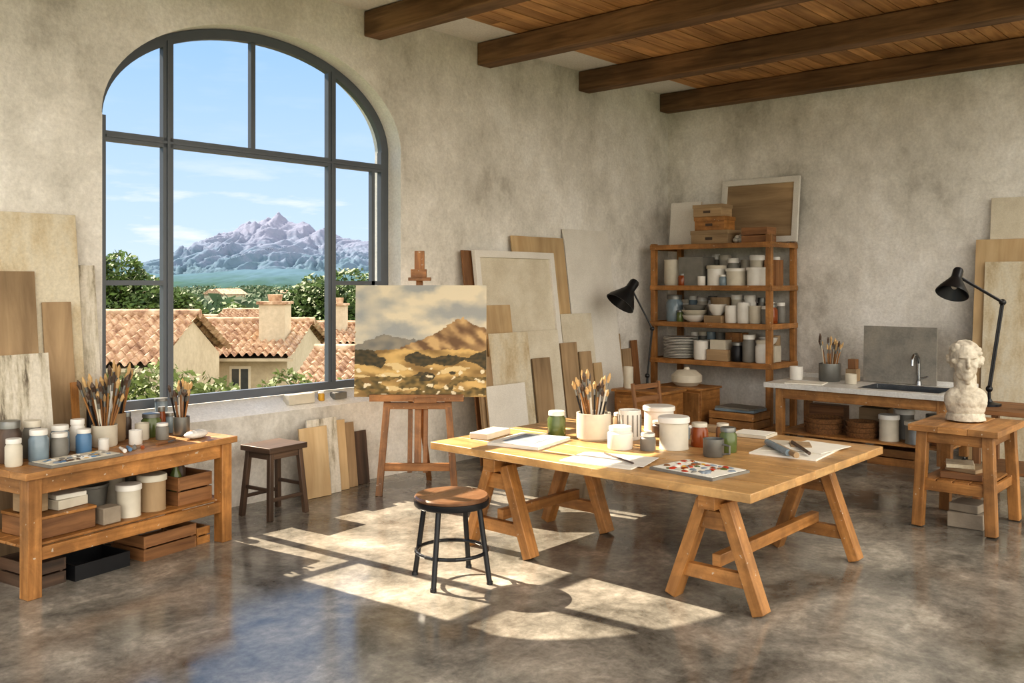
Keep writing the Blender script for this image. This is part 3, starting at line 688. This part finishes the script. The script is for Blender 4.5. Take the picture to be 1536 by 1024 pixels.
m=MB(); cup(m,10.2,4.25,wz+.001,.12,.2,'tin'); brushes(m,10.2,4.25,wz+.03,22,.11,.17,(.36,.5)); m.build('brush_pot')
jarobj('ceramic_cup',10.1,4.6,wz+.001,.075,.15,'white',kind='cup'); jarobj('ceramic_cup',10.05,3.95,wz+.001,.06,.11,'cream',kind='cup')
single('wood_blocks',lambda m:(m.box(10.3,10.42,3.99,4.11,wz+.001,wz+.14,'boardbrown'),m.box(10.31,10.4,4.0,4.09,wz+.141,wz+.25,'brown')),.004)
single('paper_sheet',lambda m:(m.rbox((9.8,4.35,wz+.006),.3,.4,.01,'paper',.2)))
m=MB(); m.box(-.39,.39,-.02,0,0,.62,'grayboard'); m.beam((0,.004,.5),(0,.04,.02),.03,.008,'boardbrown'); m.build('grey_board',(10.42,3.56,wz+.006),-math.pi/2,-.04)
zz=.263
m=MB()
for i in range(3): m.lathe([(0,0),(.19,0),(.2,.03),(.21,.055),(.19,.055),(.18,.02),(0,.02)],(9.92,4.2,zz+i*.056),'wicker',30)
m.build('wicker_basket')
m=MB()
for i in range(3): m.lathe([(0,0),(.15,0),(.16,.03),(.17,.055),(.15,.055),(.14,.02),(0,.02)],(9.9,3.77,zz+i*.056),'wicker',30)
m.build('wicker_basket')
shelf_items('storage_jar_collection',zz,[('can',9.85,3.47,.1,.26,'cream','white'),('can',9.83,3.2,.1,.22,'tin','cream'),('can',10.1,3.4,.1,.3,'gray','white'),('jar',9.87,2.98,.08,.22,'brown','tin'),('jar',10.1,3.1,.09,.28,'white','tin'),('box',10.25,3.75,.2,.3,.28,'boardbrown'),('box',10.3,4.3,.16,.4,.26,'brown')])
single('wooden_crate',lambda m:crate(m,10.2,10.6,4.0,4.5,0,.18,'brown'))
single('wooden_crate',lambda m:crate(m,9.85,10.25,3.2,3.7,0,.17,'honey'))
# ---------------------------------------------------------------- sculpture stand
m=MB(); ax0,ax1,ay0,ay1,az=7.5,8.3,1.85,2.5,.8
for i in range(3):
    q=(ay1-ay0)/3; m.box(ax0,ax1,ay0+i*q+.001,ay0+(i+1)*q-.001,az-.05,az,'oak')
for sx,x_ in ((-1,ax0+.09),(1,ax1-.09)):
    for sy,y_ in ((-1,ay0+.09),(1,ay1-.09)): m.beam((x_+sx*.03,y_+sy*.03,0.008),(x_,y_,az-.05),.08,.08,'honey')
for y_ in (ay0+.08,ay1-.11): m.box(ax0+.1,ax1-.1,y_,y_+.03,az-.14,az-.05,'honey'); m.box(ax0+.06,ax1-.06,y_-.008,y_+.022,.29,.36,'honey')
for x_ in (ax0+.075,ax1-.105): m.box(x_,x_+.03,ay0+.1,ay1-.1,az-.14,az-.05,'honey'); m.box(x_-.02,x_+.01,ay0+.07,ay1-.07,.29,.37,'honey')
for i in range(4): m.box(ax0+.06,ax1-.06,ay0+.1+i*.12,ay0+.1+i*.12+.11,.365,.383,'honey')
m.build('sculpture_stand',bevel=.004)
single('brick_stack',lambda m:(m.rbox((7.85,2.15,.06),.3,.26,.06*2,'brick',.1),m.rbox((7.84,2.14,.155),.26,.22,.065,'brick',-.1)),.008)
single('wood_offcuts',lambda m:(m.rbox((7.85,2.17,.41),.4,.3,.05,'brown',.1),m.rbox((7.84,2.14,.45),.3,.24,.03,'boardbrown',-.2),m.rbox((7.8,2.2,.48),.24,.2,.03,'stained',.3)),.004)
# bust
m=MB()
Bl=lambda x,y,z,a_,b_,c_,rot=None:m.ball((x,y,z),a_,b_,c_,'stone',20,14,rot)
m.cone((0,.01,.012),(0,.01,.06),.15,.14,'stone',24)
Bl(0,.01,.1,.145,.125,.08);Bl(0,.0,.18,.15,.11,.09);Bl(-.07,0,.17,.09,.09,.1);Bl(.08,0,.17,.08,.09,.1);Bl(0,-.05,.16,.1,.07,.08)
Bl(0,.02,.28,.085,.09,.12);Bl(0,.03,.34,.085,.09,.1)
Bl(0,.0,.49,.098,.12,.135);Bl(0,-.035,.42,.08,.085,.08);Bl(0,.04,.53,.115,.12,.11)
Bl(0,-.085,.37,.04,.04,.045);Bl(0,-.14,.448,.018,.028,.022);Bl(0,-.124,.48,.013,.02,.045);Bl(0,-.112,.517,.072,.022,.015)
Bl(0,-.115,.408,.03,.016,.009);Bl(0,-.11,.393,.026,.017,.01);Bl(-.05,-.085,.45,.026,.025,.03);Bl(.05,-.085,.45,.026,.025,.03)
Bl(-.1,.02,.46,.015,.03,.04);Bl(.1,.02,.46,.015,.03,.04)
for i in range(60):
    t=RX(-2.3,2.3)+math.pi/2; e=RX(-.3,1.45); r_=.128
    x_=r_*math.cos(t)*math.cos(e)*.9;y_=.03+r_*math.sin(t)*math.cos(e);z_=.5+r_*math.sin(e)*1.0
    if y_<-.06 and z_<.56: continue
    Bl(x_,y_,z_,.027,.027,.023)
for i in range(14):
    t=RX(-1,1); Bl(.065*t,-.085+.045*abs(t),.35+.05*abs(t)+RX(-.03,.01),.02,.02,.026)
ob=m.build('stone_bust',(7.95,2.2,az),math.radians(-66))
rm=ob.modifiers.new('rm','REMESH'); rm.mode='VOXEL'; rm.voxel_size=.006; rm.use_smooth_shade=True
sm=ob.modifiers.new('sm','SMOOTH'); sm.factor=.5; sm.iterations=2
tx=bpy.data.textures.new('rock','CLOUDS'); tx.noise_scale=.05; tx.noise_depth=3
dp=ob.modifiers.new('dp','DISPLACE'); dp.texture=tx; dp.strength=.014; dp.mid_level=.5
m=MB(); m.box(8.75,9.5,1.5,2.42,.76,.8,'brown')
for x_ in (8.79,9.4):
    for y_ in (1.54,2.32): m.box(x_,x_+.06,y_,y_+.06,0,.76,'brown')
m.box(8.8,9.45,1.55,2.37,.25,.275,'brown'); m.build('side_table',bevel=.004)
lamp('desk_lamp',(9.1,2.32,.801),TR,(.12,0,.93),(-.3,-.02,1.17),(-.35,-.3,-.75),1.0)
m=MB(); cup(m,9.0,1.95,.801,.06,.12,'cream'); m.build('ceramic_cup')
# ---------------------------------------------------------------- exterior
CF,SF=math.cos(math.radians(41.55)),math.sin(math.radians(41.55))
def town(d,r): return (d*CF+r*SF, d*SF-r*CF)
GZ=-3.2
M['ground']=blotch('meadow',[S(58,72,36),S(76,86,48),S(98,92,60)],scale=.08,bump=0,fine=1.5)
M['tile']=blotch('terracotta_tile',[S(104,76,60),S(148,118,94),S(176,150,124),S(194,174,150)],scale=3.6,bump=.2,fine=12,contrast=(.32,.66))
M['stucco']=blotch('house_stucco',[S(166,154,132),S(190,179,157)],scale=.7,bump=.1,fine=8)
M['leaf']=simple('leaf_green',S(74,96,38),.7,var=.5,scale=1.5)
M['leaf2']=simple('leaf_olive',S(100,114,54),.7,var=.45,scale=2)
M['leafd']=simple('leaf_far',S(56,78,46),.8,var=.45,scale=.2)
M['glassd']=simple('dark_window',S(60,66,70),.2)
M['bark']=simple('bark',S(80,64,48),.9)
mb=MB(); mb.box(-900,1500,-900,1500,GZ-.5,GZ,'ground'); mb.build('ground',(0,0,0))
def house(name,d0,d1,r0,r1,ze,zr,win=(),chim=()):
    m=MB(); w=r1-r0; run=d1-d0
    ox,oy=town(d1,(r0+r1)/2); hw=w/2
    m.obox(Matrix.Translation((0,0,(GZ+ze-.08)/2)),w-.5,run*2-.7,ze-.08-GZ,'stucco')
    for sx in (-1,1):
        b=len(m.v); x_=sx*(hw-.25)
        for p in ((x_,-run+.35,ze-.08),(x_,run-.35,ze-.08),(x_,0,zr-.08)): m.v.append(Vector(p))
        m.face([b,b+1,b+2],[(0,0)]*3,'stucco')
    tw=.21; nc=int(w/tw); rows=int(math.hypot(run,zr-ze)/.3); sub=6
    for side in (-1,1):
        b=len(m.v); xs=nc*sub+1
        for j in range(rows):
            for e in (0,1):
                t=(j+e)/rows
                jit=[RX(-.012,.012) for _ in range(nc+1)]
                for i in range(xs):
                    x_=-hw+w*i/(xs-1); ph=2*math.pi*i/sub
                    zz=ze+(zr-ze)*t+.052*math.cos(ph)+(.045 if e==0 else 0)+jit[min(nc,i//sub)]
                    m.v.append(Vector((x_,side*(run*(1-t))+(jit[min(nc,i//sub)] if e==0 else 0),zz)))
        nr=rows*2
        for j in range(nr-1):
            for i in range(xs-1):
                q=b+j*xs+i; m.face([q,q+1,q+xs+1,q+xs],[(0,0)]*4,'tile')
    m.cone((-hw,0,zr+.02),(hw,0,zr+.02),.12,.12,'tile',10)
    m.box(-hw,hw,-run+.02,-run+.12,ze-.14,ze-.06,'stucco')
    for x_,zc,ww,hh in win:
        m.box(x_-ww/2-.07,x_+ww/2+.07,-run+.33,-run+.36,zc-hh/2-.07,zc+hh/2+.07,'cream'); m.box(x_-ww/2,x_+ww/2,-run+.31,-run+.34,zc-hh/2,zc+hh/2,'glassd')
        m.box(x_-.02,x_+.02,-run+.295,-run+.315,zc-hh/2,zc+hh/2,'cream')
    for x_,y_,zt,ww in chim:
        m.box(x_-ww/2,x_+ww/2,y_-ww/2,y_+ww/2,ze,zt,'stucco'); m.box(x_-ww/2-.06,x_+ww/2+.06,y_-ww/2-.06,y_+ww/2+.06,zt,zt+.08,'tile'); m.lathe([(0,0),(ww*.25,0),(ww*.3,.2),(0,.2)],(x_,y_,zt+.08),'tile',12)
    m.build(name,(ox,oy,0),TR)
house('tiled_house',20,22.6,-14.5,-7.6,.12,1.14)
house('tiled_house',25.4,28.2,-12.0,-6.0,-.1,.74,win=((1.45,-.8,.45,.66),),chim=((2.1,-1.2,1.3,.75),))
house('tiled_house',20.5,23,-4.9,-.5,-.36,.26,win=((-1.2,-1.1,.4,.6),))
house('tiled_house',32,34.5,-9.4,-4.4,-.2,.38,chim=((.6,-.6,1.1,.5),))
house('tiled_house',38,41,-19,-13,-.3,.4)
house('tiled_house',50,53,-16.5,-11.5,-.5,.35)
def foliage(name,blobs,n,size,mat,trunk=None):
    vs=[];fs=[]
    tot=sum(b[3]*b[4]*b[5] for b in blobs)
    for (x,y,z,a_,b_,c_) in blobs:
        k=max(20,int(n*a_*b_*c_/tot))
        for i in range(k):
            v=Vector((random.gauss(0,1),random.gauss(0,1),random.gauss(0,1))).normalized()*(RX(.45,1)**.4)
            v*=1+.25*noise.noise(Vector((v.x*2+x,v.y*2+y,v.z*2)))
            p=Vector((x+v.x*a_,y+v.y*b_,z+v.z*c_))
            t=Vector((RX(-1,1),RX(-1,1),RX(-1,1))).normalized(); u=t.orthogonal().normalized()
            s_=size*RX(.6,1.3); q=len(vs)
            vs+= [p-t*s_,p+u*s_*.5,p+t*s_,p-u*s_*.5]; fs.append((q,q+1,q+2,q+3))
    me=bpy.data.meshes.new(name); 
    if trunk:
        for (x,y,z0,z1,r) in trunk:
            q=len(vs)
            for zz,rr in ((z0,r),(z1,r*.6)):
                for i in range(8): vs.append(Vector((x+rr*math.cos(i*math.pi/4),y+rr*math.sin(i*math.pi/4),zz)))
            for i in range(8): fs.append((q+i,q+(i+1)%8,q+8+(i+1)%8,q+8+i))
    me.from_pydata(vs,[],fs); me.materials.append(M[mat]); me.materials.append(M['bark'])
    if trunk:
        for p in me.polygons[-8*len(trunk):]: p.material_index=1
    ob=bpy.data.objects.new(name,me); SC.collection.objects.link(ob); return ob
def tree(name,d,r,top,rad,mat,n=5000,size=.12):
    x,y=town(d,r); bl=[]
    H_=top-GZ
    for i in range(9):
        bl.append((x+RX(-.6,.6)*rad,y+RX(-.6,.6)*rad,top-rad*.6-RX(0,1)*H_*.45,rad*RX(.45,.75),rad*RX(.45,.75),rad*RX(.4,.65)))
    bl.append((x,y,top-rad*.6,rad*.6,rad*.6,rad*.6))
    foliage(name,bl,n,size,mat,[(x,y,GZ,top-rad,.14)])
tree('green_tree',46,-19.4,3.5,1.9,'leaf',7000,.17)
tree('green_tree',45,-17.0,2.0,1.8,'leaf',6000,.16)
tree('green_tree',46,-9.7,2.3,2.0,'leaf',7000,.17)
tree('green_tree',44,-7.6,2.7,2.2,'leaf',7000,.17)
tree('green_tree',40,-5.6,1.8,1.7,'leaf',6000,.15)
tree('green_tree',62,-22.5,1.2,2.3,'leaf',5000,.22)
tree('green_tree',70,-21,.7,2.4,'leaf',5000,.24)
tree('green_tree',66,-14,.5,2.4,'leaf',5000,.24)
tree('green_tree',60,-18.0,.6,2.0,'leaf',5000,.22)
tree('olive_shrub',13,-4.9,.8,1.0,'leaf2',8000,.06)
tree('olive_shrub',13.5,-5.9,.5,1.0,'leaf2',7000,.06)
tree('olive_shrub',14.5,-3.5,.55,.85,'leaf2',7000,.06)
tree('olive_shrub',15.5,-2.8,.3,.8,'leaf2',5000,.06)
bl=[];
for i in range(700):
    d=62+340*(i/700)**.75; r=d*RX(-.66,.1); x,y=town(d,r)
    top=max(GZ+1.0,1.9-(RX(17,30) if d<180 else RX(2,20))*d/1390); rz=(top-GZ)*.6
    bl.append((x,y,top-rz,RX(2,4.5)*(1+d/220),RX(2,4.5),rz))
foliage('distant_tree_cover',bl,80000,.62,'leafd')
m=MB()
for d,r,w_ in ((210,-66,3),(225,-70,2.6),(240,-72,3.4),(215,-52,2.5),(260,-64,3.2),(230,-90,3),(150,-46,2),(160,-50,2.2)):
    x,y=town(d,r); zb=1.9-16*d/1390
    m.box(x-w_,x+w_,y-2,y+2,GZ,zb,'stucco'); 
    b=len(m.v)
    for p in ((x-w_-.3,y-2.3,zb),(x+w_+.3,y-2.3,zb),(x+w_+.3,y+2.3,zb),(x-w_-.3,y+2.3,zb),(x-w_-.3,y,zb+.9),(x+w_+.3,y,zb+.9)): m.v.append(Vector(p))
    for q in ((0,1,5,4),(2,3,4,5),(0,4,3),(1,2,5)): m.face([b+i for i in q],[(0,0)]*len(q),'tile')
m.build('distant_farmhouses',(0,0,0))
def ridgemesh(name,d0,d1,P,mat,amp,fs,seed,nx=420,ny=60,rough=1.0):
    vs=[];f_=[]
    for j in range(ny+1):
        t=j/ny
        for i in range(nx+1):
            k=P[0][0]+(P[-1][0]-P[0][0])*i/nx
            d=d0+(d1-d0)*t; r=k*d1
            h=prof(P,k)*d1
            wx=noise.noise(Vector((r*fs*.7,d*fs*.7,seed+9)))
            q=Vector((r*fs+wx*.8,d*fs*.38+wx*.5,seed))
            rn=1-abs(noise.noise(q*1.0))*2; rn2=1-abs(noise.noise(q*2.1))*2; rn3=1-abs(noise.noise(q*4.7))*2; rn4=1-abs(noise.noise(q*10.5))*2; rn5=noise.noise(q*24)
            e=t**1.35
            z=GZ+(h-GZ)*e+amp*(rn*.5+rn2*.3+rn3*.2*rough+rn4*.13*rough+rn5*.09*rough-.6)*min(1,t*2.2)*(1-.78*t)
            x,y=town(d,r); vs.append((x,y,z))
    for j in range(ny):
        for i in range(nx):
            q=j*(nx+1)+i; f_.append((q,q+1,q+nx+2,q+nx+1))
    me=bpy.data.meshes.new(name); me.from_pydata(vs,[],f_); me.materials.append(mat)
    for p in me.polygons: p.use_smooth=True
    ob=bpy.data.objects.new(name,me); SC.collection.objects.link(ob)
def pk(L): return [((x-768)/1390,(425-y)/1390) for x,y in L]
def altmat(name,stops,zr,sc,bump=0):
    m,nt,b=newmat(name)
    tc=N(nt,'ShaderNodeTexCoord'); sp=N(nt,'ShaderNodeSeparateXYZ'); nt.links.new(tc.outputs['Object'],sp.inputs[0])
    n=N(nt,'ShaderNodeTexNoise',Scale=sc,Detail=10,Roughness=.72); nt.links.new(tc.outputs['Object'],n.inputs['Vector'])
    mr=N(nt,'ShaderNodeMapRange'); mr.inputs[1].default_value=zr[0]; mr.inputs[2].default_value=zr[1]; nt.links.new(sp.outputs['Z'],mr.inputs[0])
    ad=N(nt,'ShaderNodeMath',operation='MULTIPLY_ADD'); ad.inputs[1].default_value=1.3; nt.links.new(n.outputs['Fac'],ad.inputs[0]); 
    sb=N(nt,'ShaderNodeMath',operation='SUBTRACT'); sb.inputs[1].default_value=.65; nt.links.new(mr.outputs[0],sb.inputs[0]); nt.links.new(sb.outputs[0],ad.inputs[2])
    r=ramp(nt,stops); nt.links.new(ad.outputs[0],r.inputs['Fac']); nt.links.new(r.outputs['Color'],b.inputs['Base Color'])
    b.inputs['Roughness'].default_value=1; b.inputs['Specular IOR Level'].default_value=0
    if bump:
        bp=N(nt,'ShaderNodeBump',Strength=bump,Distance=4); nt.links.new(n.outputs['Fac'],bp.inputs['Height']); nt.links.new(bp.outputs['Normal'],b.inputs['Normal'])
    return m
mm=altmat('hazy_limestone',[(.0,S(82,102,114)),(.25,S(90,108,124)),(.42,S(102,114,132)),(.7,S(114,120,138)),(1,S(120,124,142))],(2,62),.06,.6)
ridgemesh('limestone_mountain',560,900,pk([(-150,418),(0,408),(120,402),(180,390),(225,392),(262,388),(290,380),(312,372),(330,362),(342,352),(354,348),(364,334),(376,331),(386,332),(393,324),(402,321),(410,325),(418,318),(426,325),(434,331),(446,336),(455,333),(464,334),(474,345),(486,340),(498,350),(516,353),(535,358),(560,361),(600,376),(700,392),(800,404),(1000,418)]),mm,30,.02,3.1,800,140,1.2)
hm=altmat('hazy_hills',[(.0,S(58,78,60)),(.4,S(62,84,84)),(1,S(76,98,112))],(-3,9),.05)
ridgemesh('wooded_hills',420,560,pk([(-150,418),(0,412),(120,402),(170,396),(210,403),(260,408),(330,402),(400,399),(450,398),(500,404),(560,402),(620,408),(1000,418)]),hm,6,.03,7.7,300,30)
# ---------------------------------------------------------------- light
sd=Vector((.1,-1,-.86)).normalized()
L=bpy.data.lights.new('sun','SUN'); L.energy=14.5; L.color=(1,.86,.67); L.angle=.007
lo=bpy.data.objects.new('sun',L); SC.collection.objects.link(lo); lo.rotation_euler=sd.to_track_quat('-Z','Y').to_euler(); lo.location=(4,20,18)
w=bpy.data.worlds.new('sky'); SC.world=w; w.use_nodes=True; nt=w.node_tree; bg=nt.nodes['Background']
tc=N(nt,'ShaderNodeTexCoord'); sp=N(nt,'ShaderNodeSeparateXYZ'); nt.links.new(tc.outputs['Generated'],sp.inputs[0])
r=ramp(nt,[(0,S(210,226,242)),(.06,S(196,218,243)),(.27,S(152,192,238)),(1,S(106,160,228))]); nt.links.new(sp.outputs['Z'],r.inputs['Fac'])
mp=N(nt,'ShaderNodeMapping'); mp.inputs['Scale'].default_value=(1,1,5.5); nt.links.new(tc.outputs['Generated'],mp.inputs['Vector'])
n=N(nt,'ShaderNodeTexNoise',Scale=9,Detail=8,Roughness=.55); nt.links.new(mp.outputs['Vector'],n.inputs['Vector'])
cr=ramp(nt,[(.52,(0,0,0,1)),(.68,(1,1,1,1))]); nt.links.new(n.outputs['Fac'],cr.inputs['Fac'])
hz=ramp(nt,[(0,(1,1,1,1)),(.08,(.8,.8,.8,1)),(.13,(.08,.08,.08,1)),(1,(.04,.04,.04,1))]); nt.links.new(sp.outputs['Z'],hz.inputs['Fac'])
mu=N(nt,'ShaderNodeMath',operation='MULTIPLY'); nt.links.new(cr.outputs['Color'],mu.inputs[0]); nt.links.new(hz.outputs['Color'],mu.inputs[1])
mx=N(nt,'ShaderNodeMix',data_type='RGBA'); mx.inputs[7].default_value=(.88,.89,.91,1)
nt.links.new(mu.outputs[0],mx.inputs[0]); nt.links.new(r.outputs['Color'],mx.inputs[6])
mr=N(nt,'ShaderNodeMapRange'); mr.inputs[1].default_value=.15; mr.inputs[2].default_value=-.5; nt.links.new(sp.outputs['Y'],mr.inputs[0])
mx2=N(nt,'ShaderNodeMix',data_type='RGBA'); mx2.inputs[7].default_value=(2.9,2.72,2.42,1)  # sky behind the camera, brightened and warmed as added fill for the room
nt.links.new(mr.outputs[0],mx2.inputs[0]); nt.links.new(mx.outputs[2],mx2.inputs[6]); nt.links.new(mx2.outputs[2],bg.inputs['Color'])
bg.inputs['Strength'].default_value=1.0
# ---------------------------------------------------------------- camera
cd=bpy.data.cameras.new('camera'); cd.sensor_width=36; cd.lens=36*1390/1536; cd.shift_y=-87/1536; cd.clip_end=5000; cd.clip_start=.05
co=bpy.data.objects.new('camera',cd); SC.collection.objects.link(co); co.location=(0,0,1.9); co.rotation_euler=(math.pi/2,0,TR); SC.camera=co
SC.view_settings.view_transform='Standard'
try: SC.view_settings.look='Medium High Contrast'
except Exception: pass
SC.view_settings.exposure=.08
